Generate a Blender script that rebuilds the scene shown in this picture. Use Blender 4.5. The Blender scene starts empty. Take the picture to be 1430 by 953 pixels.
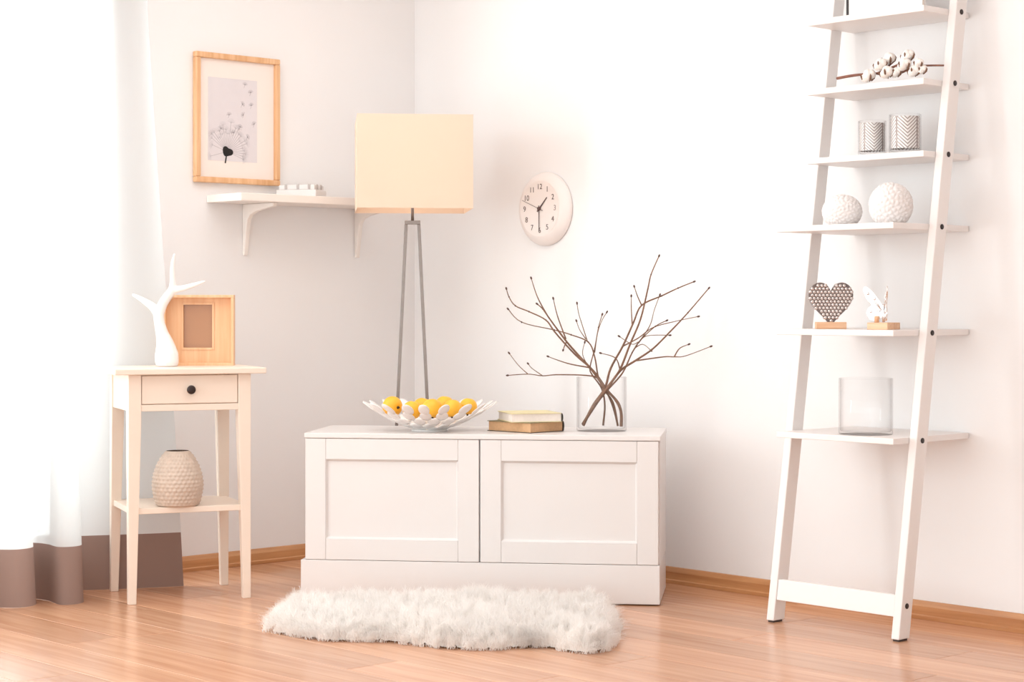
import bpy, bmesh, math, random
import numpy as np
from mathutils import Vector, Matrix

random.seed(7)
rng = np.random.default_rng(7)
PI = math.pi
S = bpy.context.scene
COL = S.collection

# ------------------------------------------------------------------ camera
FPX, CAMH, YH, CX = 2680.0, 1.02, 425.0, 715.0      # focal length (px), eye height, horizon row, centre column
YAW = math.radians(47)
CAM = Vector((6.195, -5.216, CAMH))
cam_d = bpy.data.cameras.new('camera')
cam = bpy.data.objects.new('camera', cam_d)
COL.objects.link(cam)
cam.location = CAM
cam.rotation_euler = (PI / 2, 0, YAW)
cam_d.sensor_width = 36
cam_d.lens = FPX / 1430 * 36
cam_d.shift_y = -(476.5 - YH) / 1430
cam_d.clip_end = 100
S.camera = cam

# ------------------------------------------------------------------ world, lights, exposure
S.view_settings.view_transform = 'Standard'
S.view_settings.look = 'None'
S.view_settings.gamma = 1
S.view_settings.use_curve_mapping = False
S.view_settings.exposure = 0.17
w = bpy.data.worlds.new('World')
S.world = w
w.use_nodes = True
bg = w.node_tree.nodes['Background']
bg.inputs[0].default_value = (0.87, 0.975, 1.0, 1)
bg.inputs[1].default_value = 2.0


def area_light(name, loc, target, sx, sy, power, color):
    d = bpy.data.lights.new(name, 'AREA')
    d.shape = 'RECTANGLE'
    d.size, d.size_y = sx, sy
    d.energy = power
    d.color = color
    o = bpy.data.objects.new(name, d)
    COL.objects.link(o)
    o.location = loc
    o.rotation_euler = (Vector(target) - Vector(loc)).to_track_quat('-Z', 'Y').to_euler()
    return o


# daylight entering by the windows of the left wall (the second one lies outside the picture)
area_light('window_daylight_near', (-0.02, -4.9, 1.3), (2.2, -2.6, 1.2), 0.6, 2.0, 34, (0.91, 0.985, 1.0))
area_light('added_overhead_fill', (1.8, -1.9, 2.6), (1.8, -1.9, 0), 2.4, 2.4, 25, (0.93, 0.985, 1.0))  # added overhead fill with no lamp behind it, lifts walls and top surfaces
area_light('window_daylight_far', (-0.25, -2.5, 1.3), (3, -2.5, 1.0), 1.7, 2.1, 80, (0.89, 0.985, 1.0))


# ------------------------------------------------------------------ pixel helpers (directions; depth comes from the surface touched)
def ray(x, y):
    a, b, c = (x - CX) / FPX, 1.0, -(y - YH) / FPX
    ca, sa = math.cos(YAW), math.sin(YAW)
    return Vector((a * ca - b * sa, a * sa + b * ca, c))


def on_plane(x, y, ax, val):
    r = ray(x, y)
    return CAM + r * ((val - CAM[ax]) / r[ax])


def at_depth(x, y, Z):
    return CAM + ray(x, y) * Z


def cam_xy(x, Z):
    """floor position of a point x metres right of and Z metres in front of the camera"""
    ca, sa = math.cos(YAW), math.sin(YAW)
    return Vector((CAM.x + x * ca - Z * sa, CAM.y + x * sa + Z * ca, 0))


# ------------------------------------------------------------------ materials
MATS = {}


def srgb(r, g, b):
    f = lambda c: (c / 255 / 12.92) if c / 255 <= 0.04045 else ((c / 255 + 0.055) / 1.055) ** 2.4
    return (f(r), f(g), f(b), 1)


def mat(name, col, rough=0.5, metal=0.0, noise=0.03, nscale=30, bump=0.0, bscale=200, spec=0.5, **kw):
    m = bpy.data.materials.new(name)
    m.use_nodes = True
    nt = m.node_tree
    b = nt.nodes['Principled BSDF']
    b.inputs['Roughness'].default_value = rough
    b.inputs['Metallic'].default_value = metal
    b.inputs['Specular IOR Level'].default_value = spec
    for k, v in kw.items():
        b.inputs[k.replace('_', ' ')].default_value = v
    tc = nt.nodes.new('ShaderNodeTexCoord')
    n = nt.nodes.new('ShaderNodeTexNoise')
    n.inputs['Scale'].default_value = nscale
    n.inputs['Detail'].default_value = 3
    nt.links.new(tc.outputs['Object'], n.inputs['Vector'])
    r = nt.nodes.new('ShaderNodeValToRGB')
    c = Vector(col[:3])
    r.color_ramp.elements[0].position = 0.3
    r.color_ramp.elements[1].position = 0.7
    r.color_ramp.elements[0].color = (*(c * (1 - noise)), 1)
    r.color_ramp.elements[1].color = (*[min(1, v) for v in c * (1 + noise)], 1)
    nt.links.new(n.outputs['Fac'], r.inputs['Fac'])
    nt.links.new(r.outputs['Color'], b.inputs['Base Color'])
    if bump:
        n2 = nt.nodes.new('ShaderNodeTexNoise')
        n2.inputs['Scale'].default_value = bscale
        nt.links.new(tc.outputs['Object'], n2.inputs['Vector'])
        bp = nt.nodes.new('ShaderNodeBump')
        bp.inputs['Strength'].default_value = bump
        bp.inputs['Distance'].default_value = 0.002
        nt.links.new(n2.outputs['Fac'], bp.inputs['Height'])
        nt.links.new(bp.outputs['Normal'], b.inputs['Normal'])
    MATS[name] = m
    return m


def wood_mat(name, c0, c1, rough=0.4, axis='X', scale=1.0, per_object=False, vary=0.0, spec=0.5):
    m = bpy.data.materials.new(name)
    m.use_nodes = True
    nt = m.node_tree
    b = nt.nodes['Principled BSDF']
    b.inputs['Roughness'].default_value = rough
    b.inputs['Specular IOR Level'].default_value = spec
    tc = nt.nodes.new('ShaderNodeTexCoord')
    mp = nt.nodes.new('ShaderNodeMapping')
    sc = {'X': (1.2, 22, 22), 'Y': (22, 1.2, 22), 'Z': (22, 22, 1.2)}[axis]
    mp.inputs['Scale'].default_value = [s * scale for s in sc]
    src = tc.outputs['Object']
    if per_object:
        oi = nt.nodes.new('ShaderNodeObjectInfo')
        mul = nt.nodes.new('ShaderNodeMath'); mul.operation = 'MULTIPLY'; mul.inputs[1].default_value = 37.0
        nt.links.new(oi.outputs['Random'], mul.inputs[0])
        add = nt.nodes.new('ShaderNodeVectorMath'); add.operation = 'ADD'
        nt.links.new(src, add.inputs[0]); nt.links.new(mul.outputs[0], add.inputs[1])
        src = add.outputs[0]
    nt.links.new(src, mp.inputs['Vector'])
    n = nt.nodes.new('ShaderNodeTexNoise')
    n.inputs['Scale'].default_value = 1.6
    n.inputs['Detail'].default_value = 5
    n.inputs['Distortion'].default_value = 0.6
    nt.links.new(mp.outputs['Vector'], n.inputs['Vector'])
    r = nt.nodes.new('ShaderNodeValToRGB')
    r.color_ramp.elements[0].position = 0.3
    r.color_ramp.elements[1].position = 0.68
    r.color_ramp.elements[0].color = c0
    r.color_ramp.elements[1].color = c1
    nt.links.new(n.outputs['Fac'], r.inputs['Fac'])
    out = r.outputs['Color']
    if per_object and vary:
        hs = nt.nodes.new('ShaderNodeHueSaturation')
        mr = nt.nodes.new('ShaderNodeMapRange')
        mr.inputs['To Min'].default_value = 1 - vary
        mr.inputs['To Max'].default_value = 1 + vary
        nt.links.new(oi.outputs['Random'], mr.inputs['Value'])
        nt.links.new(mr.outputs[0], hs.inputs['Value'])
        nt.links.new(out, hs.inputs['Color'])
        out = hs.outputs['Color']
    nt.links.new(out, b.inputs['Base Color'])
    bp = nt.nodes.new('ShaderNodeBump')
    bp.inputs['Strength'].default_value = 0.06
    bp.inputs['Distance'].default_value = 0.001
    nt.links.new(n.outputs['Fac'], bp.inputs['Height'])
    nt.links.new(bp.outputs['Normal'], b.inputs['Normal'])
    MATS[name] = m
    return m


def glass_mat(name, tint=(1, 1, 1, 1), gloss=1.0, edge=(0.9, 0.89, 0.89, 1)):
    """thin clear glass: see-through, mirror-like at grazing angles, a little darker at its edges"""
    m = bpy.data.materials.new(name)
    m.use_nodes = True
    nt = m.node_tree
    nt.nodes.remove(nt.nodes['Principled BSDF'])
    tr = nt.nodes.new('ShaderNodeBsdfTransparent')
    gl = nt.nodes.new('ShaderNodeBsdfGlossy'); gl.inputs['Roughness'].default_value = 0.02
    lw_ = nt.nodes.new('ShaderNodeLayerWeight'); lw_.inputs['Blend'].default_value = 0.5
    rp = nt.nodes.new('ShaderNodeValToRGB')
    rp.color_ramp.elements[0].position = 0.45; rp.color_ramp.elements[0].color = tint
    rp.color_ramp.elements[1].position = 1.0; rp.color_ramp.elements[1].color = edge
    nt.links.new(lw_.outputs['Facing'], rp.inputs['Fac']); nt.links.new(rp.outputs['Color'], tr.inputs['Color'])
    pw = nt.nodes.new('ShaderNodeMath'); pw.operation = 'POWER'; pw.inputs[1].default_value = 4.0
    nt.links.new(lw_.outputs['Facing'], pw.inputs[0])
    mu = nt.nodes.new('ShaderNodeMath'); mu.operation = 'MULTIPLY_ADD'; mu.inputs[1].default_value = 0.35 * gloss; mu.inputs[2].default_value = 0.03 * gloss
    nt.links.new(pw.outputs[0], mu.inputs[0])
    mx = nt.nodes.new('ShaderNodeMixShader')
    nt.links.new(mu.outputs[0], mx.inputs[0]); nt.links.new(tr.outputs[0], mx.inputs[1]); nt.links.new(gl.outputs[0], mx.inputs[2])
    nt.links.new(mx.outputs[0], nt.nodes['Material Output'].inputs['Surface'])
    MATS[name] = m
    return m


def fabric_mat(name, col, transl, transp, rough=0.9, tcol=None):
    m = bpy.data.materials.new(name)
    m.use_nodes = True
    nt = m.node_tree
    nt.nodes.remove(nt.nodes['Principled BSDF'])
    out = nt.nodes['Material Output']
    d = nt.nodes.new('ShaderNodeBsdfDiffuse')
    t = nt.nodes.new('ShaderNodeBsdfTranslucent')
    d.inputs['Color'].default_value = col
    t.inputs['Color'].default_value = tcol or col
    # a fine weave only shifts the colour a little
    mx = nt.nodes.new('ShaderNodeMixShader'); mx.inputs[0].default_value = transl
    nt.links.new(d.outputs[0], mx.inputs[1]); nt.links.new(t.outputs[0], mx.inputs[2])
    last = mx
    if transp:
        tr = nt.nodes.new('ShaderNodeBsdfTransparent')
        m2 = nt.nodes.new('ShaderNodeMixShader')
        m2.inputs[0].default_value = transp
        nt.links.new(mx.outputs[0], m2.inputs[1]); nt.links.new(tr.outputs[0], m2.inputs[2])
        last = m2
    nt.links.new(last.outputs[0], out.inputs['Surface'])
    MATS[name] = m
    return m


M = MATS
mat('wall_paint', srgb(247, 243, 242), 0.85, noise=0.006, nscale=3, bump=0.05, bscale=350, spec=0.2)
mat('ceiling_paint', srgb(246, 242, 240), 0.9, noise=0.006, nscale=3, spec=0.2)
mat('white_lacquer', srgb(233, 226, 223), 0.35, noise=0.006, nscale=8)
mat('white_paint', srgb(242, 235, 232), 0.45, noise=0.008, nscale=8)
mat('cream_paint', srgb(243, 224, 208), 0.45, noise=0.012, nscale=8)
mat('shelf_paint', srgb(246, 236, 229), 0.45, noise=0.008, nscale=8)
mat('clock_plastic', srgb(247, 236, 231), 0.4, noise=0.006, nscale=8)
mat('clock_ink', srgb(92, 70, 68), 0.5)
mat('pale_clock_ink', srgb(160, 140, 138), 0.5)
mat('bolt_black', srgb(38, 26, 24), 0.4)
mat('knob_bronze', srgb(58, 46, 44), 0.35, metal=0.5)
mat('brushed_steel', srgb(146, 134, 128), 0.35, metal=0.85, noise=0.05, nscale=60)
mat('ceramic_white', srgb(247, 241, 238), 0.35, noise=0.006)
mat('ceramic_relief', srgb(244, 236, 233), 0.45, noise=0.01)
mat('stoneware', srgb(205, 184, 168), 0.6, noise=0.06, nscale=60)
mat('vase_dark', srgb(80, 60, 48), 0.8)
mat('mat_board', srgb(247, 234, 226), 0.8, noise=0.004)
mat('print_paper', srgb(228, 220, 222), 0.8, noise=0.012, nscale=18)
mat('ink_black', srgb(22, 16, 18), 0.7)
mat('ink_grey', srgb(172, 164, 168), 0.8)
mat('ink_pale', srgb(206, 199, 202), 0.8)
mat('brown_glass', srgb(186, 132, 92), 0.12, noise=0.03, nscale=5)
mat('silver', srgb(236, 231, 229), 0.25, metal=1.0, noise=0.06, nscale=120)
mat('aged_silver', srgb(214, 204, 200), 0.2, metal=0.9, noise=0.1, nscale=120)
mat('heart_core', srgb(120, 106, 102), 0.45, metal=0.6, noise=0.1, nscale=120)
mat('fruit_yellow', srgb(253, 184, 50), 0.42, noise=0.08, nscale=14, bump=0.12, bscale=260)
mat('fruit_stem', srgb(66, 46, 24), 0.7)
mat('bark', srgb(128, 94, 74), 0.75, noise=0.22, nscale=70)
mat('bark_pale', srgb(176, 150, 96), 0.75, noise=0.2, nscale=70)
mat('bud', srgb(92, 64, 56), 0.7, noise=0.15, nscale=80)
mat('cotton_fluff', srgb(248, 240, 234), 0.95, noise=0.02, nscale=90, bump=0.5, bscale=160, spec=0.05)
mat('cotton_husk', srgb(124, 90, 70), 0.8, noise=0.2, nscale=80)
mat('cotton_stem', srgb(132, 84, 66), 0.7, noise=0.15, nscale=60)
mat('book_cover_pale', srgb(226, 212, 166), 0.6, noise=0.03)
mat('book_cover_green', srgb(134, 122, 88), 0.6, noise=0.05)
mat('book_spine_dark', srgb(56, 48, 40), 0.5)
mat('book_pages', srgb(242, 230, 220), 0.85, noise=0.03, nscale=120)
mat('book_pages_tan', srgb(214, 168, 126), 0.85, noise=0.06, nscale=120)
mat('fur', srgb(255, 246, 238), 0.9, noise=0.02, nscale=12, spec=0.1)
mat('fur_skin', srgb(252, 244, 238), 0.95)
mat('foot_dark', srgb(70, 58, 54), 0.6)
mat('clasp_grey', srgb(184, 172, 168), 0.4, metal=0.3)
mat('window_white', srgb(246, 244, 243), 0.4)
mat('cord_white', srgb(236, 226, 222), 0.5)
wood_mat('floor_wood', srgb(195, 139, 105), srgb(217, 166, 131), rough=0.22, axis='X', per_object=True, vary=0.12, scale=0.8)
wood_mat('skirting_wood', srgb(186, 124, 76), srgb(214, 156, 106), rough=0.35, axis='X')
wood_mat('skirting_wood_y', srgb(186, 124, 76), srgb(214, 156, 106), rough=0.35, axis='Y')
wood_mat('frame_wood', srgb(222, 166, 118), srgb(240, 194, 150), rough=0.45, axis='Z', scale=1.5)
wood_mat('box_wood', srgb(236, 180, 134), srgb(247, 202, 160), rough=0.5, axis='Z', scale=1.5)
wood_mat('block_wood', srgb(226, 170, 128), srgb(244, 200, 164), rough=0.5, axis='X', scale=2)
glass_mat('clear_glass', (1, 1, 1, 1), gloss=0.7, edge=(0.86, 0.85, 0.85, 1))
glass_mat('pane_glass', (1, 1, 1, 1), gloss=0.5, edge=(1, 1, 1, 1))
fabric_mat('sheer', (0.93, 0.92, 0.915, 1), 0.6, 0.12, tcol=(0.50, 0.495, 0.49, 1))
fabric_mat('band_cloth', srgb(152, 126, 116), 0.22, 0.0)
fabric_mat('shade_cloth', srgb(251, 231, 213), 0.34, 0.0)


def bulb_mat():
    m = bpy.data.materials.new('bulb_glow')
    m.use_nodes = True
    b = m.node_tree.nodes['Principled BSDF']
    b.inputs['Base Color'].default_value = (1, 0.9, 0.75, 1)
    b.inputs['Emission Color'].default_value = (1, 0.78, 0.5, 1)
    b.inputs['Emission Strength'].default_value = 6
    MATS['bulb_glow'] = m


bulb_mat()


def leaf_metal_mat():
    """silver sleeve with dark herringbone cuts"""
    m = bpy.data.materials.new('leaf_metal')
    m.use_nodes = True
    nt = m.node_tree
    b = nt.nodes['Principled BSDF']
    b.inputs['Metallic'].default_value = 0.2
    b.inputs['Roughness'].default_value = 0.35
    tc = nt.nodes.new('ShaderNodeTexCoord')
    sx = nt.nodes.new('ShaderNodeSeparateXYZ')
    nt.links.new(tc.outputs['UV'], sx.inputs[0])

    def mth(op, a, bb=None):
        n = nt.nodes.new('ShaderNodeMath'); n.operation = op
        for i, v in enumerate((a, bb)):
            if v is None: continue
            if isinstance(v, (int, float)): n.inputs[i].default_value = v
            else: nt.links.new(v, n.inputs[i])
        return n.outputs[0]
    u = mth('MULTIPLY', sx.outputs[0], 4.0)
    v = mth('MULTIPLY', sx.outputs[1], 9.0)
    tri = mth('PINGPONG', u, 0.5)
    s = mth('FRACT', mth('ADD', v, mth('MULTIPLY', tri, 6.0)))
    line = mth('LESS_THAN', s, 0.36)
    rib = mth('LESS_THAN', tri, 0.05)
    fac = mth('MAXIMUM', line, rib)
    mx = nt.nodes.new('ShaderNodeMix'); mx.data_type = 'RGBA'
    nt.links.new(fac, mx.inputs['Factor'])
    mx.inputs['A'].default_value = srgb(250, 245, 243)
    mx.inputs['B'].default_value = srgb(160, 144, 138)
    nt.links.new(mx.outputs['Result'], b.inputs['Base Color'])
    bp = nt.nodes.new('ShaderNodeBump'); bp.inputs['Strength'].default_value = 0.6; bp.inputs['Distance'].default_value = 0.001
    bp.invert = True
    nt.links.new(fac, bp.inputs['Height']); nt.links.new(bp.outputs['Normal'], b.inputs['Normal'])
    MATS['leaf_metal'] = m


leaf_metal_mat()


# ------------------------------------------------------------------ mesh builder
class MB:
    def __init__(self):
        self.v, self.f, self.sm = [], [], []

    def add(self, vs, fs, smooth=False):
        o = len(self.v)
        self.v += [tuple(p) for p in vs]
        self.f += [tuple(i + o for i in f) for f in fs]
        self.sm += [smooth] * len(fs)
        return self

    def box(self, c, s, mtx=None):
        hx, hy, hz = s[0] / 2, s[1] / 2, s[2] / 2
        vs = [Vector((c[0] + x * hx, c[1] + y * hy, c[2] + z * hz)) for x, y, z in
              ((-1, -1, -1), (1, -1, -1), (1, 1, -1), (-1, 1, -1), (-1, -1, 1), (1, -1, 1), (1, 1, 1), (-1, 1, 1))]
        if mtx: vs = [mtx @ p for p in vs]
        return self.add(vs, [(0, 3, 2, 1), (4, 5, 6, 7), (0, 1, 5, 4), (1, 2, 6, 5), (2, 3, 7, 6), (3, 0, 4, 7)])

    def bx(self, x0, x1, y0, y1, z0, z1):
        return self.box(((x0 + x1) / 2, (y0 + y1) / 2, (z0 + z1) / 2), (x1 - x0, y1 - y0, z1 - z0))

    def hexa(self, bottom, top):
        """eight corners, bottom quad then top quad (counter-clockwise seen from above)"""
        return self.add(list(bottom) + list(top), [(0, 3, 2, 1), (4, 5, 6, 7), (0, 1, 5, 4), (1, 2, 6, 5), (2, 3, 7, 6), (3, 0, 4, 7)])

    def prism(self, poly, a0, a1, axis=2):
        """poly (p,q) extruded along axis; axis 2: (x,y), axis 1: (x,z), axis 0: (y,z)"""
        def mk(p, a):
            return {2: (p[0], p[1], a), 1: (p[0], a, p[1]), 0: (a, p[0], p[1])}[axis]
        n = len(poly)
        vs = [mk(p, a0) for p in poly] + [mk(p, a1) for p in poly]
        fs = [tuple(range(n))[::-1], tuple(range(n, 2 * n))]
        fs += [(i, (i + 1) % n, n + (i + 1) % n, n + i) for i in range(n)]
        return self.add(vs, fs)

    def lathe(self, prof, n=32, c=(0, 0, 0), closed=False, caps=True):
        """prof: list of (r, z) from bottom to top"""
        vs = []
        for r, z in prof:
            for k in range(n):
                a = 2 * PI * k / n
                vs.append((c[0] + r * math.cos(a), c[1] + r * math.sin(a), c[2] + z))
        fs = []
        m = len(prof)
        for i in range(m if closed else m - 1):
            j = (i + 1) % m
            for k in range(n):
                l = (k + 1) % n
                fs.append((i * n + k, i * n + l, j * n + l, j * n + k))
        self.add(vs, fs, True)
        if not closed and caps:
            o = len(self.v) - len(vs)
            self.f.append(tuple(o + k for k in range(n))[::-1]); self.sm.append(False)
            self.f.append(tuple(o + (m - 1) * n + k for k in range(n))); self.sm.append(False)
        return self

    def tube(self, pts, rad, n=8):
        pts = [Vector(p) for p in pts]
        if isinstance(rad, (int, float)): rad = [rad] * len(pts)
        up = Vector((0.31, 0.17, 0.93)).normalized()
        vs = []
        prev = None
        for i, p in enumerate(pts):
            t = (pts[min(i + 1, len(pts) - 1)] - pts[max(i - 1, 0)]).normalized()
            if prev is None:
                a = t.cross(up)
                if a.length < 1e-3: a = t.cross(Vector((1, 0, 0)))
                a.normalize()
            else:
                a = (prev - t * prev.dot(t)).normalized()
            prev = a
            b = t.cross(a)
            for k in range(n):
                q = 2 * PI * k / n
                vs.append(p + (a * math.cos(q) + b * math.sin(q)) * rad[i])
        fs = []
        for i in range(len(pts) - 1):
            for k in range(n):
                l = (k + 1) % n
                fs.append((i * n + k, i * n + l, (i + 1) * n + l, (i + 1) * n + k))
        self.add(vs, fs, True)
        o = len(self.v) - len(vs)
        self.f.append(tuple(o + k for k in range(n))[::-1]); self.sm.append(True)
        self.f.append(tuple(o + (len(pts) - 1) * n + k for k in range(n))); self.sm.append(True)
        return self

    def ball(self, c, r, nu=16, nv=10, disp=None):
        if isinstance(r, (int, float)): r = (r, r, r)
        vs, fs = [], []
        for i in range(nv + 1):
            th = PI * i / nv
            for k in range(nu):
                ph = 2 * PI * k / nu
                d = Vector((math.sin(th) * math.cos(ph), math.sin(th) * math.sin(ph), -math.cos(th)))
                s = disp(d) if disp else 1
                vs.append((c[0] + d.x * r[0] * s, c[1] + d.y * r[1] * s, c[2] + d.z * r[2] * s))
        for i in range(nv):
            for k in range(nu):
                l = (k + 1) % nu
                fs.append((i * nu + k, i * nu + l, (i + 1) * nu + l, (i + 1) * nu + k))
        return self.add(vs, fs, True)

    def mesh(self, name, material=None, weld=False):
        me = bpy.data.meshes.new(name)
        me.from_pydata(self.v, [], self.f)
        me.polygons.foreach_set('use_smooth', self.sm)
        if weld:
            bm = bmesh.new(); bm.from_mesh(me)
            bmesh.ops.remove_doubles(bm, verts=bm.verts, dist=1e-5)
            bm.to_mesh(me); bm.free()
        if material: me.materials.append(M[material])
        me.update()
        return me

    def build(self, name, material, parent=None, bevel=0.0, loc=None, rot=None, weld=False, seg=2):
        o = bpy.data.objects.new(name, self.mesh(name, material, weld))
        COL.objects.link(o)
        if parent: o.parent = parent
        if loc is not None: o.location = loc
        if rot is not None: o.rotation_euler = rot
        if bevel:
            b = o.modifiers.new('bevel', 'BEVEL')
            b.width = bevel; b.segments = seg; b.limit_method = 'ANGLE'; b.angle_limit = math.radians(40)
            b.harden_normals = False
        return o


def tag(o, label, cat, group=None):
    o['label'] = label
    o['category'] = cat
    if group: o['group'] = group
    return o


def thing(name, label, cat, loc=(0, 0, 0), rotz=0.0, group=None):
    o = bpy.data.objects.new(name, None)
    o.empty_display_size = 0.05
    COL.objects.link(o)
    o.location = loc
    o.rotation_euler = (0, 0, rotz)
    return tag(o, label, cat, group)


def struct(o):
    o['kind'] = 'structure'
    return o


def spline(pts, n=6):
    """Catmull-Rom through points"""
    P = [Vector(p) for p in pts]
    out = []
    for i in range(len(P) - 1):
        p0, p1, p2, p3 = P[max(i - 1, 0)], P[i], P[i + 1], P[min(i + 2, len(P) - 1)]
        for k in range(n):
            t = k / n
            out.append(0.5 * ((2 * p1) + (p2 - p0) * t + (2 * p0 - 5 * p1 + 4 * p2 - p3) * t * t + (3 * p1 - p0 - 3 * p2 + p3) * t ** 3))
    out.append(P[-1])
    return out


# ------------------------------------------------------------------ the room (corner at the origin, right wall y = 0, left wall x = 0)
RX, RY, RZ = 7.2, -6.4, 2.75
W1 = (-3.35, -1.62, 0.12, 2.35)      # window in the left wall, behind the curtain: y0, y1, z0, z1
W2 = (-5.6, -4.2, 0.12, 2.35)        # second window, outside the picture

fl = struct(MB().bx(-0.2, RX, RY, 0.2, -0.15, -0.012).build('floor', 'floor_wood'))
# planks, laid along the right wall
PW, PL = 0.19, 1.29
plank_cache = {}
row = 0
y1 = 0.0
while y1 > RY + 0.01:
    y0 = max(y1 - PW, RY)
    x = -random.uniform(0.1, PL)
    while x < RX - 0.01:
        a, b = max(x, 0.0), min(x + PL, RX)
        if b - a > 0.02:
            L, Wd = round(b - a - 0.0012, 4), round(y1 - y0 - 0.0012, 4)
            key = (L, Wd)
            if key not in plank_cache:
                e = 0.0012
                lo = [(-L / 2, -Wd / 2, -0.012), (L / 2, -Wd / 2, -0.012), (L / 2, Wd / 2, -0.012), (-L / 2, Wd / 2, -0.012)]
                md = [(p[0], p[1], -e) for p in lo]
                tp = [(-L / 2 + e, -Wd / 2 + e, 0), (L / 2 - e, -Wd / 2 + e, 0), (L / 2 - e, Wd / 2 - e, 0), (-L / 2 + e, Wd / 2 - e, 0)]
                mb = MB().add(lo + md + tp, [(0, 3, 2, 1), (8, 9, 10, 11)] + [(i, (i + 1) % 4, 4 + (i + 1) % 4, 4 + i) for i in range(4)] + [(4 + i, 4 + (i + 1) % 4, 8 + (i + 1) % 4, 8 + i) for i in range(4)])
                plank_cache[key] = mb.mesh('plank', 'floor_wood')
            o = bpy.data.objects.new('plank', plank_cache[key])
            COL.objects.link(o)
            o.parent = fl
            o.location = ((a + b) / 2, (y0 + y1) / 2, 0)
        x += PL
    y1 -= PW
    row += 1

struct(MB().bx(-0.2, RX, RY, 0.2, RZ, RZ + 0.15).build('ceiling', 'ceiling_paint'))
struct(MB().bx(-0.2, RX, 0.0, 0.2, 0, RZ).build('wall_right', 'wall_paint'))
wl = MB()
ys = [RY, W2[0], W2[1], W1[0], W1[1], 0.0]
for i in (0, 2, 4):
    wl.bx(-0.2, 0, ys[i], ys[i + 1], 0, RZ)
for wv in (W1, W2):
    wl.bx(-0.2, 0, wv[0], wv[1], 0, wv[2])
    wl.bx(-0.2, 0, wv[0], wv[1], wv[3], RZ)
struct(wl.build('wall_left', 'wall_paint'))
struct(MB().bx(RX, RX + 0.2, -3.6, 0.2, 0, RZ).build('light_blocking_wall', 'wall_paint'))  # unseen partial wall, added to dim the light from the open side
for n, wv in enumerate((W1, W2), 1):
    e = bpy.data.objects.new('window_%d' % n, None); COL.objects.link(e); struct(e)
    e.location = (-0.1, (wv[0] + wv[1]) / 2, wv[2])
    hw, hh = (wv[1] - wv[0]) / 2, wv[3] - wv[2]
    fr = MB()
    fr.bx(-0.035, 0.035, -hw, hw, 0, 0.06).bx(-0.035, 0.035, -hw, hw, hh - 0.06, hh)
    fr.bx(-0.035, 0.035, -hw, -hw + 0.06, 0.06, hh - 0.06).bx(-0.035, 0.035, hw - 0.06, hw, 0.06, hh - 0.06)
    fr.bx(-0.035, 0.035, -0.04, 0.04, 0.06, hh - 0.06)
    fr.build('window_frame', 'window_white', e, bevel=0.004)
    for s in (-1, 1):
        a, b = sorted((s * 0.04, s * (hw - 0.06)))
        MB().bx(-0.004, 0.004, a, b, 0.06, hh - 0.06).build('pane', 'pane_glass', e)
# skirting boards with a stepped profile
prof = [(0, 0.0), (0.016, 0.0), (0.016, 0.012), (0.013, 0.016), (0.013, 0.042), (0.010, 0.050), (0.007, 0.058), (0, 0.06)]
struct(MB().prism([(-p, q) for p, q in prof][::-1], 0.016, RX, axis=0).build('baseboard_right', 'skirting_wood', bevel=0.001))
struct(MB().prism(prof, W1[1] + 0.02, 0.0, axis=1).build('baseboard_left', 'skirting_wood_y', bevel=0.001))

# ------------------------------------------------------------------ curtain
cur = thing('curtain', 'sheer white floor-length curtain with a taupe band along its hem', 'curtain', (0.2, -2.2, 0))
bot = [(.315, -1.355), (.275, -1.45), (.225, -1.56), (.165, -1.665), (.12, -1.74), (.17, -1.79), (.30, -1.79), (.385, -1.805), (.42, -1.85),
       (.395, -1.90), (.29, -1.885), (.215, -1.90), (.225, -1.945), (.31, -1.945), (.355, -1.985), (.355, -2.04), (.30, -2.085), (.22, -2.10), (.15, -2.13)]
for k in range(1, 25):
    bot.append((0.22 + 0.09 * math.sin(k * 1.57 - 1.2), -2.13 - k * 0.052))
BP = spline([(p[0], p[1], 0) for p in bot], 6)
NB = len(BP)
seglen = [0]
for i in range(1, NB):
    seglen.append(seglen[-1] + (BP[i] - BP[i - 1]).length)
ft = [s / seglen[-1] for s in seglen]
CTOP = 2.5


def curtain_pt(i, z):
    t = ft[i]
    top = Vector((0.15 + 0.035 * math.sin(t * 75 + 0.6) + 0.015 * math.sin(t * 31), -1.44 - t * 1.95, 0))
    k = z / CTOP
    k = 0.80 * k + 0.20 * (k * k * (3 - 2 * k))
    p = BP[i].lerp(top, k)
    # the end of the curtain hangs straighter in its upper half
    return Vector((p.x, p.y, z))


def curtain_grid(z0, z1, nz, off=0.0):
    mb = MB()
    vs = []
    for j in range(nz + 1):
        z = z0 + (z1 - z0) * j / nz
        for i in range(NB):
            vs.append(curtain_pt(i, z) - cur.location)
    fs = [(j * NB + i, j * NB + i + 1, (j + 1) * NB + i + 1, (j + 1) * NB + i) for j in range(nz) for i in range(NB - 1)]
    return mb.add(vs, fs, True)


HEM = 0.195
curtain_grid(HEM, CTOP, 24).build('sheer_panel', 'sheer', cur)
curtain_grid(0.0008, HEM, 6).build('hem_band', 'band_cloth', cur)
rail = thing('curtain_rail', 'slim white curtain rail fixed above the window', 'curtain rail', (0.15, -2.4, CTOP))
MB().bx(-0.03, 0.03, -1.3, 1.15, 0.0, 0.03).build('track', 'window_white', rail, bevel=0.004)
for yy in (-1.0, 0.9):
    MB().bx(-0.15, 0.0, yy - 0.015, yy + 0.015, 0.03, 0.05).build('bracket', 'window_white', rail, bevel=0.003)

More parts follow.
